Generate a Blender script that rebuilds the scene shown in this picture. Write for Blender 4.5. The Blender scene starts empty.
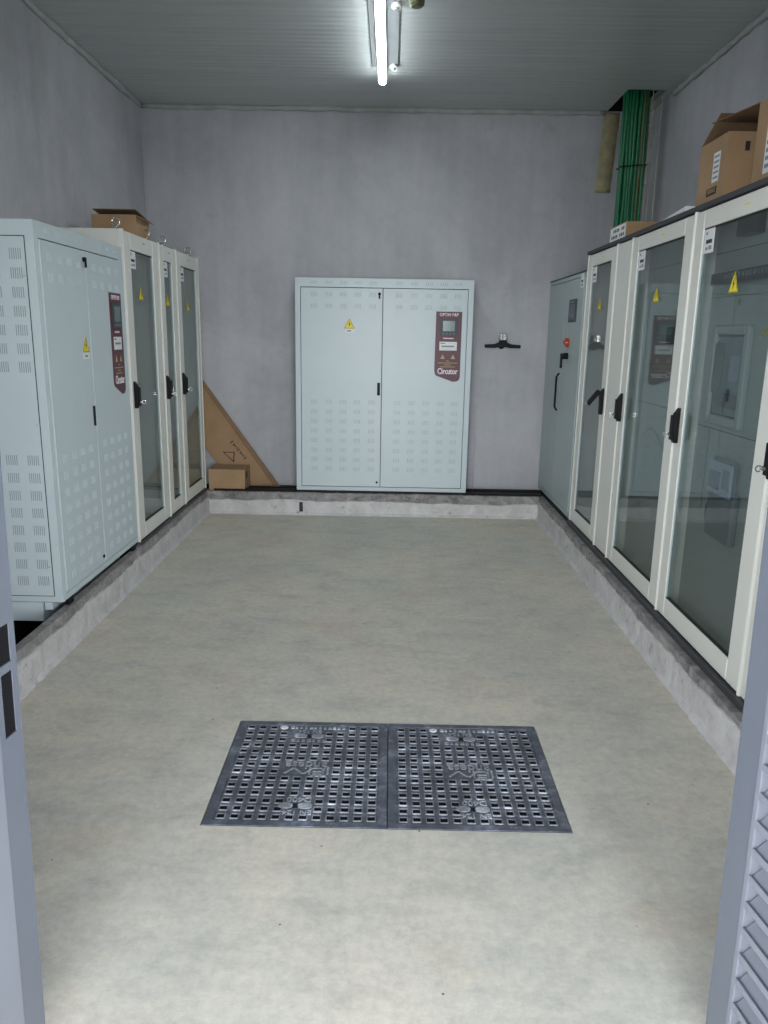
import bpy, math, random
from mathutils import Matrix, Vector, Euler
random.seed(7)
SC = bpy.context.scene
COL = SC.collection
PI = math.pi

# ------------------------------------------------------------------ materials
def new_mat(name):
    m = bpy.data.materials.new(name); m.use_nodes = True
    nt = m.node_tree; b = nt.nodes['Principled BSDF']
    return m, nt, b

def N(nt, t, **kw):
    n = nt.nodes.new(t)
    for k, v in kw.items():
        if k in n.inputs: n.inputs[k].default_value = v
        else: setattr(n, k, v)
    return n

def coords(nt, scale=(1, 1, 1), kind='Object'):
    tc = N(nt, 'ShaderNodeTexCoord'); mp = N(nt, 'ShaderNodeMapping')
    mp.inputs['Scale'].default_value = scale
    nt.links.new(tc.outputs[kind], mp.inputs['Vector'])
    return mp.outputs['Vector']

def noise(nt, vec, scale, detail=6, rough=.6, dist=0.0):
    n = N(nt, 'ShaderNodeTexNoise'); n.inputs['Scale'].default_value = scale
    n.inputs['Detail'].default_value = detail; n.inputs['Roughness'].default_value = rough
    n.inputs['Distortion'].default_value = dist
    nt.links.new(vec, n.inputs['Vector']); return n.outputs['Fac']

def ramp(nt, fac, stops):
    r = N(nt, 'ShaderNodeValToRGB'); e = r.color_ramp.elements
    while len(e) < len(stops): e.new(.5)
    for k, (p, c) in enumerate(stops):
        e[k].position = p; e[k].color = (*c, 1) if len(c) == 3 else c
    nt.links.new(fac, r.inputs['Fac']); return r.outputs['Color']

def mixc(nt, fac, a, b, mode='MIX'):
    m = N(nt, 'ShaderNodeMix', data_type='RGBA', blend_type=mode)
    for s, v in ((0, fac), (6, a), (7, b)):
        if hasattr(v, 'is_output') or isinstance(v, bpy.types.NodeSocket): nt.links.new(v, m.inputs[s])
        else: m.inputs[s].default_value = v if s == 0 else (*v, 1)
    return m.outputs[2]

def bump(nt, b, h, strength=.3, dist=.01):
    bp = N(nt, 'ShaderNodeBump'); bp.inputs['Strength'].default_value = strength
    bp.inputs['Distance'].default_value = dist
    nt.links.new(h, bp.inputs['Height']); nt.links.new(bp.outputs['Normal'], b.inputs['Normal'])

def simple(name, col, rough=.5, metal=0.0, var=.06, scale=9, bstr=0.0):
    m, nt, b = new_mat(name)
    v = coords(nt); n = noise(nt, v, scale)
    c = ramp(nt, n, [(.3, tuple(x * (1 - var) for x in col)), (.7, tuple(min(1, x * (1 + var)) for x in col))])
    nt.links.new(c, b.inputs['Base Color'])
    b.inputs['Roughness'].default_value = rough; b.inputs['Metallic'].default_value = metal
    if bstr: bump(nt, b, noise(nt, v, scale * 8), bstr, .003)
    return m

M = {}
M['cab'] = simple('pale_blue_grey_paint', (.525, .61, .635), .4, 0, .02, 5)
M['cream'] = simple('off_white_paint', (.70, .71, .66), .35, 0, .02, 5)
M['plain'] = simple('grey_green_paint', (.38, .45, .45), .4, 0, .03, 5)
M['plate'] = simple('grey_inner_plate_paint', (.31, .34, .335), .5, 0, .03, 5)
M['roofdark'] = simple('dark_grey_roof_paint', (.035, .037, .045), .6)
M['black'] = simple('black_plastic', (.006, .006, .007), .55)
M['black'].node_tree.nodes['Principled BSDF'].inputs['Specular IOR Level'].default_value = .2
M['slit'] = simple('vent_slit_shade', (.24, .29, .30), .9)
M['void'] = simple('vent_opening_shade', (.10, .125, .13), .9)
M['seam'] = simple('rubber_seal_dark', (.03, .035, .035), .8)
M['darkdev'] = simple('dark_device_plastic', (.045, .055, .06), .5)
M['middev'] = simple('grey_device_plastic', (.12, .15, .17), .5)
M['chrome'] = simple('chrome', (.75, .75, .75), .18, 1.0)
M['steel'] = simple('galvanised_steel', (.45, .47, .47), .4, .8)
M['zinc'] = simple('yellowish_zinc_wire', (.42, .50, .36), .4, .3)
M['backplate'] = simple('grey_lamp_backplate', (.20, .215, .22), .6)
M['maroon'] = simple('maroon_label', (.085, .020, .035), .45)
M['panelgrey'] = simple('grey_label', (.06, .065, .07), .45)
M['screen'] = simple('lcd_screen', (.16, .24, .24), .15)
M['darkplate'] = simple('dark_grey_plate', (.10, .11, .115), .5)
M['midplate'] = simple('mid_grey_plate', (.18, .205, .205), .5)
M['white'] = simple('white_label', (.75, .77, .78), .5)
M['print'] = simple('black_print', (.02, .02, .022), .6)
M['gprint'] = simple('grey_print', (.22, .25, .30), .6)
M['gold'] = simple('gold_print', (.50, .34, .13), .5)
M['pinkwhite'] = simple('white_print', (.78, .70, .72), .5)
M['yellow'] = simple('warning_yellow', (.80, .66, .03), .5)
M['green'] = simple('green_cable_sheath', (.010, .15, .06), .35, 0, .15, 20)
M['brownc'] = simple('brown_green_cable_sheath', (.10, .12, .05), .45, 0, .15, 20)
M['red'] = simple('red_switch', (.45, .04, .03), .4)
M['paper'] = simple('printed_paper', (.36, .42, .54), .6)
M['brass'] = simple('dark_fitting', (.10, .11, .05), .4)
M['dgrey'] = simple('bluish_grey_door_paint', (.105, .118, .145), .4, 0, .05, 6)
M['dlight'] = simple('light_door_paint', (.165, .178, .21), .4, 0, .05, 6)  # lit copy of the door paint for edge strips and louvre blades
M['rail'] = simple('dark_steel_rail', (.045, .047, .052), .5)
M['dark'] = simple('recess_shade_dark', (.02, .02, .022), .95)  # near-black in place of shade in trench, pit and ceiling void
M['foam'] = simple('yellow_mounting_foam', (.32, .29, .17), .9, 0, .2, 14, .6)
M['bead'] = simple('sealant_bead', (.40, .41, .40), .8, 0, .15, 10, .4)

def card(name, col):
    m, nt, b = new_mat(name)
    v = coords(nt, (1, 1, 1)); n = noise(nt, v, 6)
    w = N(nt, 'ShaderNodeTexWave'); w.inputs['Scale'].default_value = 60
    nt.links.new(coords(nt), w.inputs['Vector'])
    c = ramp(nt, n, [(.3, tuple(x * .88 for x in col)), (.7, tuple(x * 1.1 for x in col))])
    nt.links.new(c, b.inputs['Base Color']); b.inputs['Roughness'].default_value = .85
    bump(nt, b, w.outputs['Fac'], .08, .002)
    return m
M['card'] = card('brown_cardboard', (.36, .235, .13))
M['cardin'] = card('cardboard_flap', (.24, .15, .085))

def floor_mat():
    m, nt, b = new_mat('worn_concrete_floor')
    v = coords(nt); v2 = coords(nt, (1, 1.5, 1))
    big = noise(nt, v, .9, 5, .6, .4); mid = noise(nt, v2, 4.2, 10, .72, .25); fine = noise(nt, v, 30, 8, .75)
    c1 = ramp(nt, big, [(.28, (.61, .60, .54)), (.47, (.69, .665, .59)), (.62, (.75, .69, .59)), (.8, (.66, .64, .585))])
    c2 = ramp(nt, mid, [(.30, (.70, .71, .71)), (.5, (.95, .95, .94)), (.70, (1.08, 1.06, 1.01))])
    c = mixc(nt, .8, c1, c2, 'MULTIPLY')
    warm = ramp(nt, noise(nt, v, 1.7, 4, .6), [(.56, (0, 0, 0)), (.72, (1, 1, 1))])
    c = mixc(nt, mixc(nt, 1.0, warm, (.55, .55, .55), 'MULTIPLY'), c, (.66, .55, .42))
    c3 = ramp(nt, fine, [(.35, (.80, .80, .80)), (.62, (1.06, 1.06, 1.06))])
    c = mixc(nt, .7, c, c3, 'MULTIPLY')
    # small dark specks
    vo = N(nt, 'ShaderNodeTexVoronoi'); vo.inputs['Scale'].default_value = 7; nt.links.new(v, vo.inputs['Vector'])
    sp = ramp(nt, vo.outputs['Distance'], [(.022, (1, 1, 1)), (.035, (0, 0, 0))])
    c = mixc(nt, sp, c, (.13, .12, .11))
    # fine scratches
    sv = coords(nt, (1, 9, 1)); s = noise(nt, sv, 5, 3, .5, 2.5)
    sc = ramp(nt, s, [(.492, (0, 0, 0)), (.5, (.28, .28, .28)), (.508, (0, 0, 0))])
    c = mixc(nt, sc, c, (.30, .29, .27))
    nt.links.new(c, b.inputs['Base Color'])
    r = ramp(nt, mid, [(.3, (.55, .55, .55)), (.7, (.8, .8, .8))]); nt.links.new(r, b.inputs['Roughness'])
    bump(nt, b, fine, .12, .004)
    return m
M['floor'] = floor_mat()

def wall_mat(name, base, seed):
    m, nt, b = new_mat(name)
    v = coords(nt); v.node.inputs['Location'].default_value = (seed, seed * 2, 0)
    a = noise(nt, v, .8, 6, .6, .5); f = noise(nt, v, 14, 8, .7)
    vv = coords(nt, (3.2, 3.2, .35)); st = noise(nt, vv, 1.4, 5, .6)
    c = ramp(nt, a, [(.3, tuple(x * .80 for x in base)), (.52, base), (.72, tuple(x * 1.12 for x in base))])
    c = mixc(nt, .7, c, ramp(nt, st, [(.3, (.84, .84, .84)), (.6, (1.03, 1.03, 1.03))]), 'MULTIPLY')
    pt = ramp(nt, noise(nt, v, 3.2, 10, .75, .3), [(.60, (0, 0, 0)), (.68, (.42, .42, .42))])
    c = mixc(nt, pt, c, tuple(x * .66 for x in base))
    c = mixc(nt, .5, c, ramp(nt, f, [(.35, (.9, .9, .9)), (.65, (1.04, 1.04, 1.04))]), 'MULTIPLY')
    nt.links.new(c, b.inputs['Base Color']); b.inputs['Roughness'].default_value = .8
    bump(nt, b, f, .15, .006)
    return m
WB = (.475, .48, .505)
M['wall'] = wall_mat('grey_plaster_wall', WB, 0)
M['wall2'] = wall_mat('grey_plaster_side_wall', WB, 3.3)

def ceil_mat():
    m, nt, b = new_mat('ribbed_metal_ceiling_panel')
    v = coords(nt)
    w = N(nt, 'ShaderNodeTexWave', bands_direction='Y'); w.inputs['Scale'].default_value = 4.4
    w.inputs['Distortion'].default_value = 0; nt.links.new(v, w.inputs['Vector'])
    n = noise(nt, coords(nt, (.4, 9, 1)), 2.2, 4, .5)
    c = ramp(nt, n, [(.3, (.47, .505, .50)), (.7, (.54, .57, .565))])
    nt.links.new(c, b.inputs['Base Color']); b.inputs['Roughness'].default_value = .36
    bump(nt, b, w.outputs['Fac'], .35, .006)
    return m
M['ceil'] = ceil_mat()

def rough_mat(name, a, c2, sc):
    m, nt, b = new_mat(name)
    v = coords(nt, (1, 1, 1)); n = noise(nt, v, sc, 10, .72, .6); f = noise(nt, v, sc * 6, 8, .7)
    c = ramp(nt, n, [(.3, a), (.7, c2)])
    pits = ramp(nt, noise(nt, v, sc * 2.6, 6, .7), [(.60, (0, 0, 0)), (.68, (.7, .7, .7))])
    c = mixc(nt, pits, c, tuple(x * .5 for x in a))
    nt.links.new(c, b.inputs['Base Color']); b.inputs['Roughness'].default_value = .85
    bump(nt, b, f, .5, .008); return m
M['kerbdark'] = rough_mat('rough_dark_concrete', (.10, .095, .095), (.42, .40, .39), 9)
M['plaster'] = rough_mat('pale_kerb_plaster', (.44, .43, .42), (.66, .65, .655), 7)
M['ground'] = rough_mat('outdoor_concrete', (.42, .41, .38), (.5, .49, .45), 2)

def manhole_mat(name, a, c2):
    m, nt, b = new_mat(name)
    v = coords(nt); n = noise(nt, v, 11, 10, .75, .4)
    c = ramp(nt, n, [(.28, tuple(x*.7 for x in a)), (.52, c2), (.70, tuple(x * 2.6 for x in c2))])
    nt.links.new(c, b.inputs['Base Color']); b.inputs['Roughness'].default_value = .55
    bump(nt, b, noise(nt, v, 90, 5, .7), .25, .002)
    return m
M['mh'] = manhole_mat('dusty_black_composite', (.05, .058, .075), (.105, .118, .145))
M['mhlight'] = manhole_mat('dusty_worn_lit_rim', (.15, .165, .19), (.30, .32, .35))
M['mhmid'] = manhole_mat('dusty_dim_rim', (.10, .11, .13), (.20, .215, .24))
M['mhdark'] = simple('cover_hole_shade', (.006, .007, .009), .9)  # hole walls coloured black for the shade inside

def glass_mat():
    m = bpy.data.materials.new('tinted_cabinet_glass'); m.use_nodes = True; nt = m.node_tree; nt.nodes.clear()
    o = N(nt, 'ShaderNodeOutputMaterial'); t = N(nt, 'ShaderNodeBsdfTransparent'); g = N(nt, 'ShaderNodeBsdfGlossy')
    t.inputs['Color'].default_value = (.75, .78, .775, 1); g.inputs['Roughness'].default_value = .02
    g.inputs['Color'].default_value = (.9, .95, .95, 1)
    fr = N(nt, 'ShaderNodeFresnel'); ge = N(nt, 'ShaderNodeNewGeometry')
    # same reflectance on both faces of the pane
    mr = N(nt, 'ShaderNodeMapRange'); mr.inputs['To Min'].default_value = 1.42; mr.inputs['To Max'].default_value = 1/1.42
    nt.links.new(ge.outputs['Backfacing'], mr.inputs['Value']); nt.links.new(mr.outputs['Result'], fr.inputs['IOR'])
    mx = N(nt, 'ShaderNodeMixShader')
    nt.links.new(fr.outputs[0], mx.inputs[0]); nt.links.new(t.outputs[0], mx.inputs[1]); nt.links.new(g.outputs[0], mx.inputs[2])
    nt.links.new(mx.outputs[0], o.inputs[0]); return m
M['glass'] = glass_mat()

def emit(name, col, s):
    m, nt, b = new_mat(name)
    b.inputs['Emission Color'].default_value = (*col, 1); b.inputs['Emission Strength'].default_value = s
    b.inputs['Base Color'].default_value = (.8, .8, .8, 1); return m
M['tube'] = emit('lit_tube', (.90, .97, 1.0), 30.0)

# ------------------------------------------------------------------ mesh builder
_text_cache = {}
def text_geo(s, size, thick):
    k = (s, size, thick)
    if k not in _text_cache:
        cu = bpy.data.curves.new('t', 'FONT'); cu.body = s; cu.size = size; cu.extrude = thick / 2
        cu.resolution_u = 2; cu.align_x = 'CENTER'; cu.align_y = 'CENTER'; cu.offset = size * .012
        ob = bpy.data.objects.new('t', cu); COL.objects.link(ob)
        dg = bpy.context.evaluated_depsgraph_get(); dg.update()
        me = ob.evaluated_get(dg).to_mesh()
        _text_cache[k] = ([v.co.copy() for v in me.vertices], [list(p.vertices) for p in me.polygons])
        bpy.data.objects.remove(ob); bpy.data.curves.remove(cu)
    return _text_cache[k]

class MB:
    def __init__(s): s.v = []; s.f = []; s.m = []; s.mats = []
    def mi(s, m):
        if m not in s.mats: s.mats.append(m)
        return s.mats.index(m)
    def add(s, vs, fs, m):
        o = len(s.v); k = s.mi(m)
        s.v += [tuple(v) for v in vs]; s.f += [[i + o for i in f] for f in fs]; s.m += [k] * len(fs); return s
    def box(s, x0, x1, y0, y1, z0, z1, m, mat4=None):
        vs = [Vector(p) for p in ((x0,y0,z0),(x1,y0,z0),(x1,y1,z0),(x0,y1,z0),(x0,y0,z1),(x1,y0,z1),(x1,y1,z1),(x0,y1,z1))]
        if mat4: vs = [mat4 @ v for v in vs]
        return s.add(vs, [(0,3,2,1),(4,5,6,7),(0,1,5,4),(1,2,6,5),(2,3,7,6),(3,0,4,7)], m)
    def prism(s, pts, axis, a, b, m):
        # pts: 2D polygon (counter-clockwise), extruded along axis from a to b
        def P(p, t): return (p[0], t, p[1]) if axis == 'y' else ((t, p[0], p[1]) if axis == 'x' else (p[0], p[1], t))
        n = len(pts); vs = [P(p, a) for p in pts] + [P(p, b) for p in pts]
        fs = [list(range(n)), list(range(2*n-1, n-1, -1))] + [(i, i+n, (i+1) % n + n, (i+1) % n) for i in range(n)]
        return s.add(vs, fs, m)
    def tube(s, pts, r, m, seg=10, cap=True):
        pts = [Vector(p) for p in pts]; o = []; fs = []
        for i, p in enumerate(pts):
            d = (pts[min(i+1, len(pts)-1)] - pts[max(i-1, 0)]).normalized()
            u = d.orthogonal().normalized() if i == 0 else (pu - d * pu.dot(d)).normalized()
            pu = u; w = d.cross(u); rr = r[i] if isinstance(r, (list, tuple)) else r
            o += [p + rr * (math.cos(2*PI*k/seg) * u + math.sin(2*PI*k/seg) * w) for k in range(seg)]
        for i in range(len(pts)-1):
            for k in range(seg):
                a = i*seg+k; b = i*seg+(k+1) % seg; fs.append((a, b, b+seg, a+seg))
        if cap: fs += [list(range(seg))[::-1], [len(o)-seg+k for k in range(seg)]]
        return s.add(o, fs, m)
    def torus(s, c, R, r, ax, m, seg=18):
        c = Vector(c); e1, e2 = {'x': ((0,1,0),(0,0,1)), 'y': ((1,0,0),(0,0,1)), 'z': ((1,0,0),(0,1,0))}[ax]
        e1 = Vector(e1); e2 = Vector(e2); ax = e1.cross(e2); o = []; fs = []; q = 6
        for i in range(seg):
            t = 2*PI*i/seg; d = math.cos(t)*e1 + math.sin(t)*e2
            for k in range(q):
                a = 2*PI*k/q; o.append(c + d*(R + r*math.cos(a)) + ax*r*math.sin(a))
        for i in range(seg):
            for k in range(q):
                fs.append((i*q+k, ((i+1) % seg)*q+k, ((i+1) % seg)*q+(k+1) % q, i*q+(k+1) % q))
        return s.add(o, fs, m)
    def text(s, t, size, mat4, m, thick=.002, sx=1.0):
        vs, fs = text_geo(t, size, thick)
        return s.add([mat4 @ Vector((v.x*sx, v.y, v.z)) for v in vs], fs, m)
    def build(s, name, parent=None, bevel=0.0, loc=None, rot=None, smooth=False, weld=False):
        me = bpy.data.meshes.new(name); me.from_pydata(s.v, [], s.f)
        for m in s.mats: me.materials.append(M[m])
        me.polygons.foreach_set('material_index', s.m)
        if smooth: me.polygons.foreach_set('use_smooth', [True]*len(s.f))
        me.update()
        import bmesh
        bm = bmesh.new(); bm.from_mesh(me); bmesh.ops.recalc_face_normals(bm, faces=bm.faces); bm.to_mesh(me); bm.free()
        o = bpy.data.objects.new(name, me); COL.objects.link(o)
        if parent: o.parent = parent
        if loc: o.location = loc
        if rot: o.rotation_euler = rot
        if bevel:
            b = o.modifiers.new('bevel', 'BEVEL'); b.width = bevel; b.segments = 2; b.limit_method = 'ANGLE'
            b.harden_normals = False
        return o

def tag(o, label, cat, group=None):
    o['label'] = label; o['category'] = cat
    if group: o['group'] = group
    return o
def struct(o, label=None):
    o['kind'] = 'structure'
    if label: o['label'] = label
    return o
def empty(name, loc, rz=0.0):
    o = bpy.data.objects.new(name, None); COL.objects.link(o); o.location = loc; o.rotation_euler = (0, 0, rz); return o
def front(x, z, y, size_roll=0.0):
    """matrix that stands text upright on a front face (local x right, z up) facing -y"""
    return Matrix.Translation((x, y, z)) @ Matrix.Rotation(PI/2, 4, 'X') @ Matrix.Rotation(size_roll, 4, 'Z')

# ------------------------------------------------------------------ key dimensions
XL, XR, D, H = -2.186, 2.168, 7.10, 3.477
GL, GR, BY = -1.654, 1.408, 6.743
KL, KR, DK = -1.631, 1.351, 6.695
YF = 1.40                     # inner face of the entrance wall
OX0, OX1, OZ = -0.87, 0.84, 2.45
KH = .19

# ------------------------------------------------------------------ room shell
mhx0, mhx1, mhy0, mhy1 = -.607, .632, 2.219, 2.924
b = MB()
for a in ((KL-.02, mhx0, YF-.25, DK+.02), (mhx1, KR+.02, YF-.25, DK+.02), (mhx0, mhx1, YF-.25, mhy0), (mhx0, mhx1, mhy1, DK+.02)):
    b.box(a[0], a[1], a[2], a[3], -.10, 0, 'floor')
b.box(mhx0-.005, mhx1+.005, mhy0-.005, mhy1+.005, -.12, -.032, 'dark')
struct(b.build('floor'), 'worn beige grey concrete floor with dusty patches')
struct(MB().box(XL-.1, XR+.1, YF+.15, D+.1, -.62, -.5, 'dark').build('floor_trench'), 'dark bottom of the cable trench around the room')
struct(MB().box(XL-.2, XR+.2, D, D+.2, -.5, H+.002, 'wall').build('wall_back'), 'grey rendered back wall')
struct(MB().box(XL-.2, XL, YF+.15, D, -.5, H+.06, 'wall2').build('wall_left'), 'grey rendered left wall')
struct(MB().box(XR, XR+.2, YF+.15, D, -.5, H+.002, 'wall2').build('wall_right'), 'grey rendered right wall')
b = MB()
b.box(XL-.2, OX0, YF, YF+.15, -.5, H+.3, 'wall2'); b.box(OX1, XR+.2, YF, YF+.15, -.5, H+.3, 'wall2')
b.box(OX0, OX1, YF, YF+.15, OZ, H+.3, 'wall2')
struct(b.build('wall_front'), 'entrance wall with double door opening')
struct(MB().box(.815, OX1, YF+.01, YF+.14, 0, OZ, 'dgrey').build('trim_15', bevel=.003), 'bluish grey door jamb on the right')
struct(MB().box(OX0, -.84, YF+.01, YF+.14, 0, OZ, 'dgrey').build('trim_16', bevel=.003), 'bluish grey door jamb on the left')
# ceiling with a cut-out at the back right corner for the cables
hx0, hx1, hy0 = 1.795, 2.10, 6.50
b = MB()
b.box(XL, hx0, YF+.15, D, H, H+.06, 'ceil'); b.box(hx0, XR, YF+.15, hy0, H, H+.06, 'ceil'); b.box(hx1, XR, hy0, D, H, H+.06, 'ceil')
struct(b.build('ceiling'), 'grey ribbed metal panel ceiling')
struct(MB().box(XL-.2, XR+.2, YF+.15, D+.2, H+.38, H+.4, 'dark').box(XL-.2, XR+.2, D+.2, D+.22, H-.1, H+.4, 'dark').box(XR+.2, XR+.22, YF+.15, D+.2, H-.1, H+.4, 'dark').box(XL-.22, XL-.2, YF+.15, D+.2, H-.1, H+.4, 'dark').build('ceiling_void'), 'shell coloured dark as the shade above the ceiling cut-out')  # dark boxes added so the cut-out reads black
struct(MB().box(-9, 9, -9, YF-.251, -.12, -.02, 'ground').build('floor_outside'), 'pale concrete ground outside the entrance')
# sealant bead along the ceiling
def bead(name, p0, p1, n=60):
    p0 = Vector(p0); p1 = Vector(p1); b = MB(); pts = []; rs = []
    for i in range(n+1):
        pts.append(p0.lerp(p1, i/n) + Vector((0, 0, random.uniform(-.004, .004)))); rs.append(.022 + random.uniform(-.005, .006))
    b.tube(pts, rs, 'bead', 8)
    return struct(b.build(name, smooth=True), 'pale uneven sealant bead under the ceiling')
bead('trim_1', (XL+.02, D-.008, H-.014), (hx0-.02, D-.008, H-.014))
bead('trim_2', (XR-.008, YF+.16, H-.014), (XR-.008, hy0, H-.014))
bead('trim_3', (XL+.008, YF+.16, H-.014), (XL+.008, D-.03, H-.014))

# kerb: dark rough concrete core with a pale plaster coat of wavy height on its face
def kerb(name, p0, p1, nrm, z1=KH, thick=.11, coat=.125, label=''):
    p0 = Vector(p0); p1 = Vector(p1); nrm = Vector(nrm); L = (p1-p0).length; d = (p1-p0).normalized()
    n = max(8, int(L/.035)); b = MB()
    vs = []; fs = []
    for i in range(n+1):
        c = p0 + d*(L*i/n); j = random.uniform(-.0035, .0035); j2 = random.uniform(-.004, .003)
        q = [c - nrm*thick + Vector((0, 0, -.5)), c + Vector((0, 0, -.5)), c + nrm*(j) + Vector((0, 0, z1*.75)), c + nrm*(j*.5) + Vector((0, 0, z1+j2)), c - nrm*thick + Vector((0, 0, z1))]
        vs += q
    for i in range(n):
        for k in range(5):
            a = i*5+k; e = i*5+(k+1) % 5; fs.append((a, a+5, e+5, e))
    fs += [[0, 1, 2, 3, 4], [n*5+k for k in (4, 3, 2, 1, 0)]]
    b.add(vs, fs, 'kerbdark')
    vs = []; fs = []; w = coat
    for i in range(n+1):
        c = p0 + d*(L*i/n) ; w += random.uniform(-.007, .007); w += (coat - w)*.12
        w = max(coat-.02, min(coat+.022, w)); t = .011 + random.uniform(-.002, .002)
        low = .012 + random.uniform(0, .010)
        vs += [c - nrm*.006 + Vector((0, 0, -.05)), c + nrm*(t+low*.4) + Vector((0, 0, -.05)), c + nrm*(t+low) + Vector((0, 0, .004)), c + nrm*t + Vector((0, 0, .022)), c + nrm*t + Vector((0, 0, w-.004)), c + nrm*(t*.4) + Vector((0, 0, w)), c - nrm*.006 + Vector((0, 0, w))]
    for i in range(n):
        for k in range(7):
            a = i*7+k; e = i*7+(k+1) % 7; fs.append((a, a+7, e+7, e))
    fs += [list(range(7)), [n*7+k for k in range(6, -1, -1)]]
    b.add(vs, fs, 'plaster')
    return struct(b.build(name), label)
kerb('trim_4', (KL, YF+.15, 0), (KL, DK+.1, 0), (1, 0, 0), z1=.20, thick=.045, coat=.15, label='left concrete kerb with pale plaster face')
kerb('trim_5', (KR, YF+.15, 0), (KR, DK+.1, 0), (-1, 0, 0), z1=.19, coat=.145, label='right concrete kerb with pale plaster face')
kerb('trim_6', (KL, DK, 0), (KR, DK, 0), (0, -1, 0), z1=.20, coat=.128, label='back concrete kerb with pale plaster face')
# steel rails and shade-black strips under the rows and wall ledges carrying the backs of the cabinets
struct(MB().box(GR-.022, GR+.05, YF+.16, 5.755, .19, .219, 'rail').build('trim_7', bevel=.002), 'dark steel base rail under the right row')
struct(MB().box(GR-.006, GR+.05, 5.757, D-.32, .19, .219, 'black').build('trim_8'), 'black rail standing in for the shaded gap under the far right cabinet')  # black fills in for the shaded gap under the cabinet
struct(MB().box(-1.58, GR-.03, DK+.028, DK+.10, .2, .2165, 'black').build('trim_9'), 'black rail standing in for the shaded trench gap behind the back kerb')  # black strip in place of the dark trench gap
struct(MB().box(GL-.02, GL+.012, 4.885, 6.735, .2, .2185, 'rail').build('trim_10', bevel=.002), 'dark steel base rail under the left row')
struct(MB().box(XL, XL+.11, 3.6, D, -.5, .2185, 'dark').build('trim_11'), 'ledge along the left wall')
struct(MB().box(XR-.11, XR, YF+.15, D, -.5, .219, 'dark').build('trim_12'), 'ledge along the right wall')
struct(MB().box(XL+.12, XR-.12, D-.07, D, -.5, .185, 'dark').build('trim_13'), 'ledge along the back wall, coloured dark as trench shade')  # near-black colour carries the trench shade at the wall foot
# small dark strip for a notch in the back kerb
struct(MB().box(-.803, -.772, DK-.021, DK-.003, .03, .115, 'seam').build('trim_14'), 'small dark strip for a notch in the back kerb')

# ------------------------------------------------------------------ writing pieces for cabinets
def warning_triangle(parent, x, z, y, w=.085, h=.09, white=False):
    b = MB(); b.prism([(x-w/2, z-h/2), (x+w/2, z-h/2), (x, z+h/2)], 'y', y-.0015, y, 'yellow')
    t = .006
    # black outline
    P = [Vector((x-w/2, 0, z-h/2)), Vector((x+w/2, 0, z-h/2)), Vector((x, 0, z+h/2))]
    c = sum(P, Vector())/3
    for i in range(3):
        a, e = P[i], P[(i+1) % 3]; ai, ei = c+(a-c)*.86, c+(e-c)*.86
        a2, e2 = c+(a-c)*.95, c+(e-c)*.95
        b.prism([(a2.x, a2.z), (e2.x, e2.z), (ei.x, ei.z), (ai.x, ai.z)], 'y', y-.0022, y-.0015, 'print')
    # lightning flash
    s = h
    b.prism([(x+.06*s, z+.22*s), (x-.10*s, z-.10*s), (x-.01*s, z-.09*s), (x-.05*s, z-.36*s), (x+.11*s, z-.03*s), (x+.02*s, z-.03*s)], 'y', y-.0024, y-.0015, 'print')
    if white:
        b.box(x-w*.42, x+w*.42, y-.0015, y, z-h/2-.036, z-h/2-.004, 'white'); b.box(x-w*.2, x+w*.15, y-.002, y-.0015, z-h/2-.024, z-h/2-.016, 'print')
    o = b.build('warning_sign', parent); o['label'] = 'yellow electrical hazard triangle'; return o

def id_sticker(parent, x, z, y, w=.10, h=.115):
    b = MB(); b.box(x, x+w, y-.0015, y, z-h, z, 'white')
    b.box(x+w*.12, x+w*.30, y-.002, y-.0015, z-h*.24, z-h*.12, 'gprint')
    b.box(x+w*.18, x+w*.80, y-.002, y-.0015, z-h*.60, z-h*.44, 'print')
    b.box(x+w*.18, x+w*.42, y-.002, y-.0015, z-h*.86, z-h*.74, 'gprint'); b.box(x+w*.52, x+w*.8, y-.002, y-.0015, z-h*.86, z-h*.70, 'gprint')
    o = b.build('label_sticker', parent); o['label'] = 'white printed sticker'; return o

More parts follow.
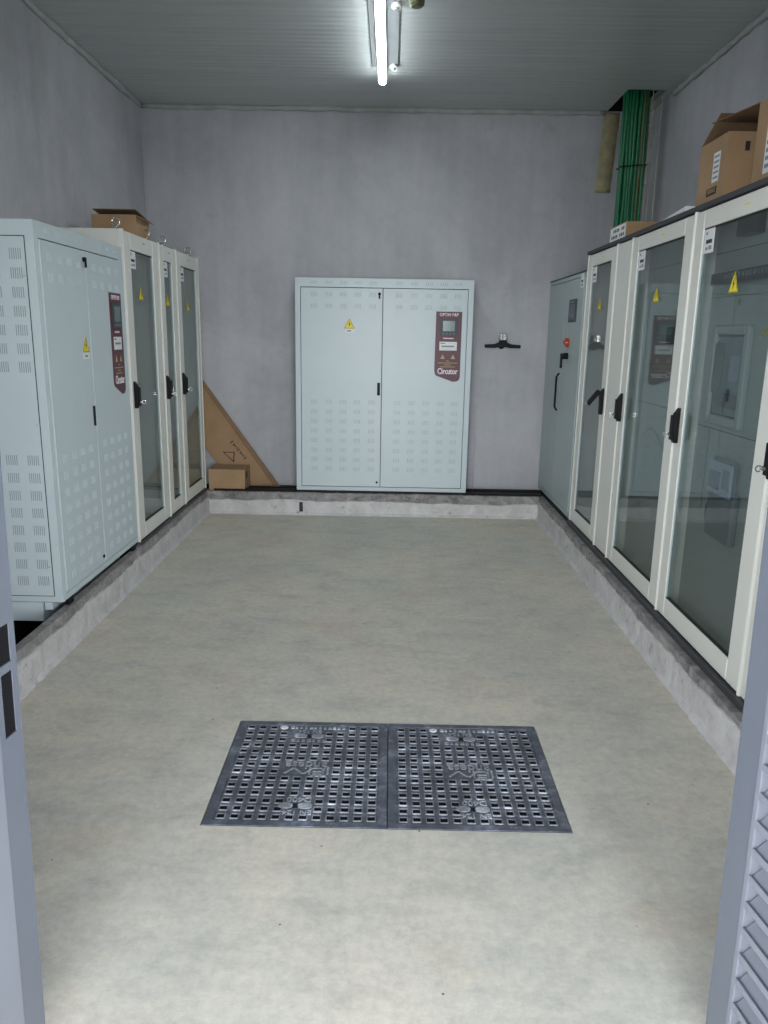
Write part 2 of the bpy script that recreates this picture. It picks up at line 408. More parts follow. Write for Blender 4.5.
def control_panel(parent, x0, x1, z0, z1, y, base='maroon', logo=True):
    W = x1-x0; Hh = z1-z0; cx = (x0+x1)/2
    b = MB()
    b.prism([(x0, z1), (x0-.002, z0+.16*Hh), (x0+.004, z0+.11*Hh), (x0+.03*W+.01, z0+.085*Hh), (x1-.28*W, z0), (x1-.12*W, z0+.004), (x1-.03*W, z0+.03*Hh), (x1, z0+.07*Hh), (x1, z1)][::-1], 'y', y-.004, y, base)
    p = b.build('control_panel', parent); p['label'] = base.replace('panelgrey', 'grey') + ' display panel with maker lettering'
    yy = y-.004
    s = MB(); s.box(cx-.34*W, cx+.34*W, yy-.008, yy, z0+.66*Hh, z0+.90*Hh, 'darkdev')
    s.box(cx-.23*W, cx+.23*W, yy-.0088, yy-.008, z0+.725*Hh, z0+.87*Hh, 'screen' if base == 'maroon' else 'darkdev')
    for k in range(4): s.box(cx-.25*W+k*.14*W, cx-.18*W+k*.14*W, yy-.0095, yy-.008, z0+.675*Hh, z0+.70*Hh, 'middev')
    s.build('display', p, bevel=.002)
    t = MB()
    if base == 'maroon': t.text('OPTIM P&P', .036*Hh/.6, front(cx, z0+.955*Hh, yy-.001), 'pinkwhite', .001, .9*W/.21)
    else: t.box(cx-.3*W, cx+.3*W, yy-.001, yy, z0+.94*Hh, z0+.955*Hh, 'gprint')
    t.box(cx-.2*W, cx+.2*W, yy-.001, yy, z0+.615*Hh, z0+.63*Hh, 'pinkwhite')
    t.box(cx-.34*W, cx+.34*W, yy-.001, yy, z0+.45*Hh, z0+.575*Hh, 'white')
    t.box(cx-.26*W, cx+.24*W, yy-.0018, yy-.001, z0+.50*Hh, z0+.52*Hh, 'gprint'); t.box(cx-.30*W, cx-.12*W, yy-.0018, yy-.001, z0+.545*Hh, z0+.56*Hh, 'gprint')
    g = 'gold' if base == 'maroon' else 'gprint'
    for sx in (-.2, .2):
        q = cx+sx*W; t.prism([(q-.085*W, z0+.33*Hh), (q+.085*W, z0+.33*Hh), (q, z0+.395*Hh)], 'y', yy-.001, yy, g)
    for k, wd in enumerate((.06, .38, .12, .30)): t.box(cx-wd*W, cx+wd*W, yy-.001, yy, z0+(.295-k*.028)*Hh, z0+(.303-k*.028)*Hh, g)
    if logo: t.text('Circutor', .072*Hh/.6, front(cx, z0+.148*Hh, yy-.001), 'pinkwhite' if base == 'maroon' else 'gprint', .001, .66*W/.21)
    if logo: t.text('Circutor', .072*Hh/.6, front(cx+.0022, z0+.148*Hh, yy-.001), 'pinkwhite' if base == 'maroon' else 'gprint', .0008, .66*W/.21)
    t.build('panel_lettering', p)
    return p

def vent(b, x, z, y, w=.062, h=.042, n=4):
    """pressed louvre group: raised little hoods with dark bars for the shaded slits"""
    st = w/n
    for k in range(n):
        xx = x-w/2+k*st
        b.prism([(y, z-h/2), (y-.0018, z-h/2+.004), (y-.0015, z+h/2), (y, z+h/2)], 'x', xx+.0015, xx+st-.0025, 'cab')
        b.box(xx+st-.0060, xx+st-.0012, y-.0012, y+.001, z-h/2+.003, z+h/2-.003, 'void')  # flush bar, opening's shade put into its colour
    return b

def slits(b, y, z, x, w=.060, h=.050, n=6):
    """vertical slot group on an x-facing side; y is centre"""
    for k in range(n):
        yy = y-w/2+(k+.3)*w/n
        b.box(x-.001, x+.0012, yy, yy+w/n*.36, z-h/2, z+h/2, 'slit')  # flush bars, slot shade put into their colour

# ------------------------------------------------------------------ steel double-door cabinet
def steel_cabinet(loc, rz, W, Hc, Dp, x_split, cols, rows_up, rows_low, label, mat='cab', vents=True, lid=.075, panel=None, warn=None, side=False, feet=0.0):
    root = empty('electrical_cabinet', loc, rz)
    tag(root, label, 'electrical cabinet')
    b = MB(); f = .045
    # carcass: sides, back, bottom, top and front border around the doors
    b.box(0, .02, .0, Dp, 0, Hc, mat); b.box(W-.02, W, .0, Dp, 0, Hc, mat); b.box(.02, W-.02, Dp-.02, Dp, 0, Hc, mat)
    b.box(.02, W-.02, .0, Dp-.02, 0, .035, mat); b.box(.02, W-.02, 0, Dp-.02, Hc-lid, Hc, mat)
    b.box(.02, f, .0, .03, .035, Hc-lid, mat); b.box(W-f, W-.02, .0, .03, .035, Hc-lid, mat)
    b.box(f, W-f, .03, .04, .035, Hc-lid, 'seam')
    if vents:
        for c in cols: vent(b, c, Hc-lid*.5, 0, .065, .030)
    if mat != 'cab':
        b.box(-.004, W+.004, -.006, Dp, Hc, Hc+.008, 'roofdark')
    body = b.build('body', root, bevel=.0025)
    zt = Hc-lid-.006; zb = .041
    for k, (a, e) in enumerate(((f+.005, x_split-.003), (x_split+.003, W-f-.005))):
        d = MB(); d.box(a, e, -.004, .026, zb, zt, mat)
        if vents:
            for c in cols:
                if a+.02 < c < e-.02:
                    for r in rows_up+rows_low: vent(d, c, r, -.004)
        dr = d.build('door', root, bevel=.0015)
        if k == 0:
            h = MB()
            if mat == 'cab':
                h.box(x_split-.038, x_split-.013, -.010, -.004, 1.075-loc[2]+0, 1.185-loc[2], 'black')
            else:
                h.tube([(x_split-.03, -.010, 1.00-loc[2]), (x_split-.03, -.03, 1.03-loc[2]), (x_split-.03, -.03, 1.28-loc[2]), (x_split-.03, -.010, 1.31-loc[2])], .009, 'black', 8)
            h.build('handle', dr, bevel=.002)['label'] = 'black handle'
            q = MB()
            if mat == 'cab':
                q.tube([(x_split-.03, -.004, zt-.045), (x_split-.03, -.016, zt-.045)], .013, 'black', 12)
                q.box(x_split-.036, x_split-.022, -.020, -.012, zt-.085, zt-.035, 'black')
                q.build('lock', dr)['label'] = 'black key lock'; q = MB()
                q.tube([(x_split-.03, -.004, zb+.04), (x_split-.03, -.010, zb+.04)], .010, 'black', 12)
                q.build('lock', dr)['label'] = 'black key lock'
            if warn: warning_triangle(dr, warn[0], warn[1], -.004, .095, .085, True)
        else:
            if panel: control_panel(dr, *panel, -.004)
    if side:   # vented side panel with its border seam, facing local -x
        s = MB()
        y0, y1, z0, z1 = .045, Dp-.045, .035, 1.775
        s.box(-.004, 0, y0, y1, z0, z1, mat)
        for yc in (.11, .20, .29, .38):
            for r in [1.700-.1*k+.0 for k in range(7)]: pass
        for ci, yc in enumerate((.090, .195, .300, .400)):
            for k in range(7): slits(s, yc, 1.698-k*.086, -.004)
            for k in range(8): slits(s, yc, .733-k*.0885, -.004)
        for zz, yy in ((1.60, .055), (.905, .055), (.19, .055)): s.tube([(-.004, yy, zz), (-.007, yy, zz)], .005, 'steel', 8)
        s.build('side_panel', root, bevel=.001)
        e = MB()
        e.box(-.0015, 0, y0-.004, y0, z0-.004, z1+.004, 'seam'); e.box(-.0015, 0, y0, y1, z1, z1+.004, 'seam'); e.box(-.0015, 0, y0, y1, z0-.004, z0, 'seam')
        e.build('panel_seam', root)
        p = MB(); p.box(.0, W*.96, .11, Dp-.03, -.105, -.003, mat); p.box(.004, .10, .06, .10, -.045, -.003, mat)
        p.build('plinth', root, bevel=.002)
    if feet:
        for (fx, fy) in ((.06, -.002), (W-.12, -.002)):
            MB().box(fx, fx+.06, fy, fy+.018, -feet, 0, 'black').build('foot', root)
    return root

# back cabinet
W = 1.5; x0b = -.833
z0 = .217
cols = [-.676, -.549, -.424, -.300, -.172, .053, .180, .307, .434, .555]
cols = [c-x0b for c in cols]
rows_low = [1.012-z0-.0852*k for k in range(8)]
rows_up = [2.005-z0-.105, 2.005-z0-.205]
steel_cabinet((x0b, BY, z0), 0, 1.527, 1.842, .335, -.081-x0b, cols, [1.925-z0, 1.828-z0], rows_low,
    'pale blue-grey two-door cabinet with maroon panel standing alone against the back wall',
    panel=(.378-x0b, .600-x0b, 1.205-z0, 1.797-z0), warn=(-.366-x0b, 1.685-z0))
# big left cabinet, facing the room (local x runs away from the camera)
yb0 = 3.672; zb0 = .235
cl = [3.82, 3.937, 4.05, 4.165, 4.375, 4.49, 4.61, 4.725]
steel_cabinet((GL, yb0, zb0), PI/2, 1.178, 1.850, .47, 4.262-yb0, [c-yb0 for c in cl], [1.930-zb0, 1.838-zb0],
    [.957-zb0-.0875*k for k in range(8)],
    'pale blue-grey cabinet with louvred side panel and maroon panel, nearest on the left',
    panel=(4.575-yb0, 4.765-yb0, 1.215-zb0, 1.81-zb0), warn=(4.185-yb0, 1.52-zb0), side=True, feet=.035)
# far right plain cabinet
ya1 = 7.075; za = .2195
A = steel_cabinet((GR, ya1, za), -PI/2, 1.305, 1.852, .64, ya1-6.41, [], [], [],
    'plain grey-green two-door cabinet with a red switch, in the far right corner', mat='plain', vents=False, lid=.03)
dr = [c for c in A.children if c.name.startswith('door')][1]
b = MB(); lx = ya1-6.235
b.box(lx, lx+.235, -.012, -.004, 1.715-za, 1.888-za, 'darkdev'); b.box(lx+.03, lx+.205, -.014, -.012, 1.735-za, 1.85-za, 'middev')
b.box(lx+.06, lx+.17, -.0148, -.014, 1.86-za, 1.875-za, 'gprint')
for k in range(3): b.box(lx+.06+.04*k, lx+.075+.04*k, -.0148, -.014, 1.755-za, 1.78-za, 'gprint')
b.build('display', dr, bevel=.002)['label'] = 'dark grey meter display'
b = MB(); lx = ya1-6.20
b.tube([(lx, -.004, 1.56-za), (lx, -.03, 1.56-za)], .034, 'red', 16); b.box(lx-.035, lx+.035, -.04, -.028, 1.545-za, 1.575-za, 'red')
b.box(lx+.03, lx+.07, -.034, -.028, 1.555-za, 1.565-za, 'yellow')
b.build('rotary_switch', dr, bevel=.002)['label'] = 'red rotary switch'
b = MB(); b.tube([(lx+.0, -.004, 1.455-za), (lx+.0, -.05, 1.455-za)], .025, 'black', 12)
b.box(lx-.012, lx+.012, -.06, -.045, 1.36-za, 1.475-za, 'black'); b.tube([(lx-.03, -.045, 1.45-za), (lx+.05, -.045, 1.485-za)], .008, 'chrome', 8)
b.build('key', dr)['label'] = 'black lock with keys hanging from it'
id_sticker(dr, ya1-5.93, 2.06-za, -.004, .09, .10)

# ------------------------------------------------------------------ glass-door cabinets
def glass_cabinet(loc, rz, W, sl, sr, label, handle='l', Dp=.46, inner=None, roof='roofdark', tri=None, tri_z=1.835, sticker=True, eyes=(), lever=False, group=None):
    Hc = 2.2-loc[2]-(.022 if roof == 'roofdark' else 0.0); z0 = loc[2]
    root = empty('glass_door_cabinet', loc, rz); tag(root, label, 'electrical cabinet', group)
    b = MB(); g = .001
    b.box(g, .02, .03, Dp, 0, Hc, 'cream'); b.box(W-.02, W-g, .03, Dp, 0, Hc, 'cream')
    b.box(.02, W-.02, Dp-.02, Dp, 0, Hc, 'plate'); b.box(.02, W-.02, .03, Dp-.02, 0, .03, 'cream'); b.box(.02, W-.02, .03, Dp-.02, Hc-.03, Hc, 'cream')
    b.box(g, .006, -.005, .03, 0, Hc, 'cream'); b.box(W-.006, W-g, -.005, .03, 0, Hc, 'cream')
    b.build('body', root, bevel=.002)
    if roof == 'roofdark':
        MB().box(g, W-g, -.012, Dp, Hc, Hc+.022, 'roofdark').build('roof', root, bevel=.002)['label'] = 'dark grey roof plate'
    zt = 2.09-z0; zb = .325-z0
    d = MB(); a, e = .010, W-.010
    d.box(a, sl, 0, .028, .006, Hc-.006, 'cream'); d.box(W-sr, e, 0, .028, .006, Hc-.006, 'cream')
    d.box(sl, W-sr, 0, .028, zt, Hc-.006, 'cream'); d.box(sl, W-sr, 0, .028, .006, zb, 'cream')
    dr = d.build('door', root, bevel=.006)
    s = MB(); t = .004
    s.box(sl, sl+t, .004, .026, zb, zt, 'plain'); s.box(W-sr-t, W-sr, .004, .026, zb, zt, 'plain'); s.box(sl, W-sr, .004, .026, zb, zb+t, 'seam'); s.box(sl, W-sr, .004, .026, zt-t, zt, 'seam')
    s.build('seal', dr)
    MB().box(sl+t, W-sr-t, .010, .016, zb+t, zt-t, 'glass').build('glass_pane', dr)['label'] = 'tinted glass pane'
    hx = sl*.45 if handle == 'l' else W-sr*.45
    hz = 1.19-z0
    h = MB(); h.prism([(-.0, hz-.085), (-.022, hz-.085), (-.026, hz+.055), (-.006, hz+.085), (0, hz+.085)][::-1], 'x', hx-.017, hx+.017, 'black')
    if lever:
        m4 = Matrix.Translation((hx, -.03, hz+.07)) @ Matrix.Rotation(math.radians(-38), 4, 'X')
        h.box(-.014, .014, -.014, .014, -.115, 0, 'black', m4)
    else:
        h.box(hx-.013, hx+.013, -.038, -.022, hz-.07, hz+.05, 'black')
    hd = h.build('handle', dr, bevel=.003); hd['label'] = 'black swing handle'
    k = MB(); ky = hz-.045
    if lever: k.tube([(hx, -.095, hz-.01), (hx, -.118, hz-.01)], .012, 'chrome', 10)
    else: k.tube([(hx, -.036, ky), (hx, -.052, ky)], .010, 'chrome', 10); k.torus((hx, -.060, ky), .011, .003, 'x', 'chrome', 12)
    k.build('key_cylinder', hd)['label'] = 'chrome key cylinder'
    if tri: warning_triangle(dr, tri, tri_z-z0, .009, .10, .085)
    if sticker: id_sticker(dr, sl+.006, 2.085-z0, .009, .105, .105)
    q = MB(); q.box(W*.52, W*.52+.045, -.001, 0, Hc-.05, Hc-.043, 'yellow' if roof == 'roofdark' else 'gprint'); q.build('tag', dr)
    for ex, ey in eyes:
        q = MB(); q.tube([(ex, ey, Hc), (ex, ey, Hc+.012)], .016, 'chrome', 12); q.tube([(ex, ey, Hc+.01), (ex, ey, Hc+.03)], .007, 'chrome', 8)
        q.torus((ex, ey, Hc+.052), .024, .0065, 'x', 'chrome')
        q.build('lifting_eye', root, smooth=True)['label'] = 'bright metal lifting eye'
    if inner: inner(root, W, Hc, z0, Dp)
    return root

def plate(root, W, Hc, y=.12, seams=(), mat='plate'):
    b = MB(); b.box(.03, W-.03, y, y+.006, .04, Hc-.04, mat)
    for s in seams: b.box(*s, y-.001, y, s[0]*0, 0, 'seam') if 0 else b.box(s[0], s[1], y-.0012, y, s[2], s[3], 'seam')
    p = b.build('mounting_plate', root); return p

GS = .219
# --- left row
def inner_g1(root, W, Hc, z0, Dp):
    p = plate(root, W, Hc, .20, mat='midplate')
    for q in ((.06, .17, .14, .2, 1.85-z0, 1.95-z0), (.06, .15, .13, .2, 1.32-z0, 1.50-z0), (.08, .17, .13, .2, .78-z0, .90-z0), (.08, .17, .13, .2, .47-z0, .60-z0)): MB().box(*q, 'darkdev').build('breaker', root, bevel=.004)
    for q in ((.30, .33), (.42, .44)): MB().box(*q, .15, .2, .1, Hc-.1, 'plate').build('cable_duct', root)
def inner_dark(root, W, Hc, z0, Dp):
    plate(root, W, Hc, .28, mat='darkplate')
    for k in range(4): MB().box(W*.4, W*.4+.10, .20, .28, .45+.28*k, .57+.28*k, 'darkdev').build('breaker', root, bevel=.004)
zl = .2188
glass_cabinet((GL, 4.885, zl), PI/2, .735, .135, .145, 'white glass-door cabinet right behind the louvred blue-grey cabinet on the left', roof='none', tri=.325, inner=inner_g1, eyes=((.10, .07), (.69, .07)), Dp=.46)
glass_cabinet((GL, 5.622, zl), PI/2, .435, .115, .125, 'narrow white glass-door cabinet, middle of the three in the left row', roof='none', tri=.20, tri_z=1.82, inner=inner_dark, eyes=((.34, .07),), Dp=.46)
glass_cabinet((GL, 6.059, zl), PI/2, .675, .125, .085, 'white glass-door cabinet at the far left, next to the leaning cardboard', roof='none', tri=.34, tri_z=1.80, inner=inner_dark, eyes=((.63, .07),), Dp=.46)

# --- right row (local x runs towards the camera)
zr = .2195
def inner_B(root, W, Hc, z0, Dp):
    plate(root, W, Hc, .30, mat='darkplate')
    for z in (1.50, .78, .62, .40): MB().box(W*.62, W*.62+.10, .20, .3, z-z0-.06, z-z0+.06, 'darkdev').build('breaker', root, bevel=.004)
def inner_C(root, W, Hc, z0, Dp):
    y = .10
    plate(root, W, Hc, y, seams=((.03, W-.03, 1.232-z0, 1.236-z0), (.03, W-.03, 1.99-z0, 1.993-z0), (.03, W-.03, 1.83-z0, 1.832-z0)))
    yw = 4.727
    b = MB(); b.box(yw-4.27, yw-4.14, y-.012, y, 1.575-z0, 1.665-z0, 'darkdev'); b.build('meter', root, bevel=.002)
    b = MB()   # faint wiring loops behind the lower plate
    b.tube([*[(.22+.03*q, y-.006, 1.05+.05*math.sin(q*.35)-z0) for q in range(14)]], .004, 'middev', 6); b.build('cable', root, smooth=True)
def inner_D(root, W, Hc, z0, Dp):
    y = .10; yw = 3.777
    X = lambda yy: yw-yy
    plate(root, W, Hc, y, seams=((.03, W-.03, 1.195-z0, 1.199-z0), (.03, W-.03, 1.985-z0, 1.988-z0), (.03, W-.03, 1.79-z0, 1.792-z0), (X(3.60), X(3.597), .80-z0, 1.195-z0)))
    f = MB(); x0, x1, z1, z2 = X(3.62), X(3.255), 1.225-z0, 1.665-z0; t = .04
    f.box(x0, x0+t, y-.03, y, z1, z2, 'plate'); f.box(x1-t, x1, y-.03, y, z1, z2, 'plate'); f.box(x0+t, x1-t, y-.03, y, z1, z1+t, 'plate'); f.box(x0+t, x1-t, y-.03, y, z2-t, z2, 'plate')
    fr = f.build('breaker_frame', root, bevel=.008)
    q = MB(); q.box(x0+t, x1-t, y-.012, y, z1+t, z2-t, 'middev'); q.box(x0+t, x1-t, y-.016, y-.012, z2-t-.012, z2-t, 'black'); q.box(x0+t, x0+t+.012, y-.016, y-.012, z1+t, z2-t-.03, 'black')
    q.box(x0+t+.012, x0+t+.09, y-.03, y-.012, z1+.14, z2-t-.04, 'darkdev'); q.box(x1-t-.14, x1-t-.05, y-.014, y-.012, z1+.20, z1+.31, 'gprint')
    q.box(x0+t+.02, x1-t-.02, y-.020, y-.012, z1+t+.04, z1+t+.10, 'darkdev'); q.box(x0+t, x1-t, y-.016, y-.012, z1+t, z1+t+.008, 'black')
    q.build('breaker', fr, bevel=.002)
    # document pouch with folded papers
    p = MB(); a, c = X(3.46), X(3.20); p.box(a, c, y-.035, y, .72-z0, .95-z0, 'middev')
    po = p.build('document_pouch', root, bevel=.01)
    p = MB(); p.box(a+.005, c-.02, y-.045, y-.036, .93-z0, 1.075-z0, 'paper'); p.box(a+.02, c-.12, y-.047, y-.045, .95-z0, 1.03-z0, 'gprint'); p.box(c-.10, c-.03, y-.047, y-.045, .96-z0, 1.05-z0, 'gprint')
    p.box(a+.03, c-.005, y-.034, y-.028, .93-z0, 1.09-z0, 'middev'); p.build('papers', po)['label'] = 'folded printed papers'
    p = MB(); p.torus((X(3.40), y-.02, .82-z0), .075, .012, 'y', 'darkdev', 20); p.build('cable_loop', root, smooth=True)
    b = MB(); b.box(X(3.70), X(3.02), y-.03, y, 1.845-z0, 1.895-z0, 'darkdev')
    for k in range(14): b.box(X(3.55)+k*.035, X(3.55)+.012+k*.035, y-.036, y-.03, 1.865-z0, 1.885-z0, 'middev')
    b.build('terminal_strip', root)
    b = MB(); b.box(X(3.44), X(3.28), y-.05, y, 2.03-z0, 2.13-z0, 'black'); b.build('fan_unit', root, bevel=.004)
def rowR(y_far, y_near, **k):
    W = y_far-y_near-.002
    return glass_cabinet((GR, y_far-.001, zr), -PI/2, W, roof='roofdark', Dp=.64, **k)
rowR(5.762, 5.035, sl=.115, sr=.125, label='narrow white glass-door cabinet with raised lever, next to the plain grey-green cabinet', handle='r', tri=.36, tri_z=1.83, inner=inner_B, lever=True)
# blank panel cabinet
def blank(y_far, y_near):
    W = y_far-y_near-.002; Hc = 2.2-zr-.022
    root = empty('blank_panel_cabinet', (GR, y_far-.001, zr), -PI/2)
    tag(root, 'slim white cabinet with a blank front between two glass-door cabinets on the right', 'electrical cabinet')
    b = MB(); b.box(.001, W-.001, .03, .64, 0, Hc, 'cream'); b.box(.001, .006, -.004, .03, 0, Hc, 'cream'); b.box(W-.006, W-.001, -.004, .03, 0, Hc, 'cream'); b.build('body', root, bevel=.002)
    MB().box(.009, W-.009, 0, .028, .006, Hc-.006, 'cream').build('front_panel', root, bevel=.006)
    MB().box(.001, W-.001, -.012, .64, Hc, Hc+.022, 'roofdark').build('roof', root, bevel=.002)['label'] = 'dark grey roof plate'
blank(5.035, 4.73)
rowR(4.73, 3.778, sl=.115, sr=.125, label='white glass-door cabinet between the slim blank one and the one with papers inside', handle='l', tri=.47, inner=inner_C)
rowR(3.778, 2.803, sl=.105, sr=.125, label='white glass-door cabinet with a framed breaker and papers behind its glass', handle='l', tri=.47, inner=inner_D)
rowR(2.803, 1.95, sl=.105, sr=.125, label='white cabinet nearest on the right, mostly hidden by the louvred door leaf', handle='l', inner=None)

# ------------------------------------------------------------------ manhole covers
def manhole(x0, x1, y0, y1, label):
    root = empty('manhole_cover', ((x0+x1)/2, (y0+y1)/2, -.032)); tag(root, label, 'manhole cover', 'manhole covers in the floor')
    W = x1-x0; L = y1-y0; hw, hl = W/2, L/2; T = .034
    b = MB(); nc, nr = 12, 14; mx, my = .030, .026
    cw = (W-2*mx)/nc; ch = (L-2*my)/nr
    b.box(-hw, hw, -hl, hl, 0, T-.022, 'mhdark')
    # raised outer frame
    b.box(-hw, hw, -hl, -hl+my, T-.022, T, 'mh'); b.box(-hw, hw, hl-my, hl, T-.022, T, 'mh')
    b.box(-hw, -hw+mx, -hl+my, hl-my, T-.022, T, 'mh'); b.box(hw-mx, hw, -hl+my, hl-my, T-.022, T, 'mh')
    skip = set()
    for c in range(3, 9): skip.add((0, c))
    for r in (1, 2): skip |= {(r, 4), (r, 5), (r, 6)}
    for r in (6, 7): skip |= {(r, c) for c in (4, 5, 6, 7)}
    for r in (11, 12): skip |= {(r, 5), (r, 6)}
    z1 = T-.022; z2 = T-.003
    for r in range(nr):
        for c in range(nc):
            cx0 = -hw+mx+c*cw; cy1 = hl-my-r*ch; cx1 = cx0+cw; cy0 = cy1-ch
            if (r, c) in skip: b.box(cx0, cx1, cy0, cy1, z1, z2, 'mh'); continue
            j = random.uniform(-.001, .001)
            hx0, hx1 = cx0+cw*.24, cx1-cw*.22; hy0, hy1 = cy0+ch*.26, cy1-ch*.20
            # flat strips around the hole, black layer carries its shade
            for za, zb_, mm in ((z1, z2-.002, 'mhdark'), (z2-.002, z2, 'mh')):
                b.box(cx0, hx0, cy0, cy1, za, zb_, mm); b.box(hx1, cx1, cy0, cy1, za, zb_, mm)
                b.box(hx0, hx1, cy0, hy0, za, zb_, mm); b.box(hx0, hx1, hy1, cy1, za, zb_, mm)
            # raised worn rim, near edge coloured lighter as the lit one
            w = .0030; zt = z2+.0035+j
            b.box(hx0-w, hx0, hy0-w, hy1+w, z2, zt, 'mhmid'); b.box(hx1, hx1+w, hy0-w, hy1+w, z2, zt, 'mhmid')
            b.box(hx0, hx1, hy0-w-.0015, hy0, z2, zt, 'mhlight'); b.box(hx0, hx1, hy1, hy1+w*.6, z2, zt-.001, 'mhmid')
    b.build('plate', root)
    def X(c): return -hw+mx+c*cw
    def Y(r): return hl-my-r*ch
    t = MB()
    R = lambda x, y, s=PI: Matrix.Translation((x, y, z2+.0015)) @ Matrix.Rotation(s, 4, 'Z')
    t.text('andesa', .072, R(X(6), Y(6.45)), 'mhlight', .003, .82)
    t.text('D400', .040, R(X(6), Y(11.25)), 'mhlight', .003, 1.0); t.text('EN 124', .034, R(X(6), Y(12.85)), 'mhlight', .003, 1.0)
    t.text('EN 124', .032, R(X(5.8), Y(1.05)), 'mhlight', .003); [t.box(X(4.3)+.021*q, X(4.3)+.021*q+(.012 if q % 3 else .016), Y(2.85), Y(2.85)+.018, z2, z2+.003, 'mhlight') for q in range(7)]
    [t.box(X(4.0)+.0195*q, X(4.0)+.0195*q+(.010 if q % 4 else .015), Y(.62), Y(.62)+.014+.005*(q % 3 == 0), z2, z2+.003, 'mhlight') for q in range(12)]
    # square emblem: E in a box with slanted strokes beside it
    ex, ey, s = X(7.1), Y(7.45), .062
    for a in ((-s*.6, s*.6, -s*.5, -s*.4), (-s*.6, -s*.5, -s*.5, s*.5), (s*.5, s*.6, -s*.5, s*.5), (-s*.35, s*.30, s*.32, s*.45), (-s*.35, s*.30, -.04*s, .08*s), (-s*.35, s*.30, -s*.3, -s*.18), (.2*s, .34*s, -s*.3, s*.45)):
        t.box(ex+a[0], ex+a[1], ey+a[2], ey+a[3], z2, z2+.003, 'mhlight')
    for k in range(3):
        m4 = Matrix.Translation((X(4.7)+k*.036, Y(7.4), z2+.001)) @ Matrix.Rotation(.7 if k % 2 else -.7, 4, 'Z'); t.box(-.004, .004, -.024, .024, 0, .003, 'mhlight', m4)
    t.build('lettering', root)['label'] = 'raised lettering, upside down from the door'
    k = MB()
    for yy in (Y(1.85), Y(12.05)):
        for sx in (-.034, .034):
            n = 14; k.prism([(X(6)-.01+sx+.026*math.cos(2*PI*i/n), yy+.017*math.sin(2*PI*i/n)) for i in range(n)], 'z', z2, z2+.003, 'mhlight')
        k.box(X(6)-.02, X(6), yy-.012, yy+.012, z2, z2+.001, 'mhdark')
    n = 14; k.prism([(X(3.4)+.016*math.cos(2*PI*i/n), Y(.45)+.013*math.sin(2*PI*i/n)) for i in range(n)], 'z', z2, z2+.003, 'white')
    k.build('keyhole_boss', root)['label'] = 'pale worn lifting bosses'
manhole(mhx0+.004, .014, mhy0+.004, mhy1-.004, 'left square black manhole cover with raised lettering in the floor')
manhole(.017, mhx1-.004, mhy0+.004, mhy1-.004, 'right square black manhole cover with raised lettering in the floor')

# ------------------------------------------------------------------ entrance door leaves
def leaf(name, hinge, dirv, side, slots, label):
    """leaf local frame: x along the leaf from its hinge, y its thickness (0 = room-centre face), z up"""
    ang = math.atan2(dirv[1], dirv[0]); root = empty(name, hinge, ang); root['kind'] = 'structure'; root['label'] = label
    s = side        # +1: face normal is local -y, body goes to +y
    L = .72; Z0, Z1 = .03, 2.26; T = .045
    def bx(mb, x0, x1, y0, y1, z0, z1, m): 
        a, c = sorted((y0*s, y1*s)); mb.box(x0, x1, a, c, z0, z1, m)
    st = MB(); w = .070
    if slots:
        # stile with lock slots, filled black in place of inner shade
        cuts = sorted(slots)
        z = Z0
        for (a, c, xa, xc) in cuts:
            bx(st, 0, w, 0, T, z, a, 'dgrey'); bx(st, 0, xa, 0, T, a, c, 'dgrey'); bx(st, xc, w, 0, T, a, c, 'dgrey'); bx(st, xa, xc, .003, T, a, c, 'black'); z = c
        bx(st, 0, w, 0, T, z, Z1, 'dgrey')
    else: bx(st, 0, w, 0, T, Z0, Z1, 'dgrey')
    st.build('stile', root, bevel=.002 if not slots else 0)
    es = .10 if slots else .014
    st = MB(); bx(st, w, w+es, -.002, T, Z0, Z1, 'dlight'); st.build('edge_strip', root, bevel=.002)['label'] = 'lighter edge strip'
    st = MB(); bx(st, L-.08, L, 0, T, Z0, Z1, 'dgrey'); st.build('stile', root, bevel=.002)
    for z0, z1 in ((Z0, Z0+.08), (Z1-.08, Z1)):
        st = MB(); bx(st, w+es+.002, L-.08, 0, T, z0, z1, 'dgrey'); st.build('rail', root, bevel=.002)
    z = Z0+.10; proto = None; xa, xc = w+es+.003, L-.081
    while z < Z1-.13:
        if proto is None:
            m = MB(); t = .0025
            pts = [(-.004, 0.0), (-.004, .016), (-.001, .016), (.004, .013), (.036, .040), (.036, .036), (.004, .009), (-.001, .002)]
            pts = [(p[0]*s, p[1]) for p in pts]
            if s < 0: pts = pts[::-1]
            m.prism(pts[::-1], 'x', xa, xc, 'dlight')
            proto = m.build('louvre_blade', root, bevel=.001); proto.location = (0, 0, z)
        else:
            c = proto.copy(); COL.objects.link(c); c.parent = root; c.location = (0, 0, z)
        z += .061
    bk = MB(); xx = w+es+.002
    while xx < L-.10: bx(bk, xx, xx+.045, T-.004, T, Z0+.08, Z1-.08, 'dgrey'); bx(bk, xx+.045, xx+.080, T-.002, T, Z0+.08, Z1-.08, 'black'); xx += .080  # black strips carry the shade of the holes
    bk.build('back_panel', root)['label'] = 'backing behind the louvres, black strips standing for shaded holes'
    return root
da = math.radians(7.5)
lr = leaf('door_2', (.727, YF-.005, 0), (math.sin(da), -math.cos(da)), +1, None, 'bluish grey louvred steel door leaf, open on the right')
ll = leaf('door_1', (-.750, YF-.005, 0), (-math.sin(da), -math.cos(da)), -1, [(.815, .948, .016, .052), (.966, 1.045, .016, .052)], 'bluish grey steel door leaf with two lock slots, open on the left')
lr.rotation_euler.x = math.radians(.9); ll.rotation_euler.x = math.radians(-1.2)

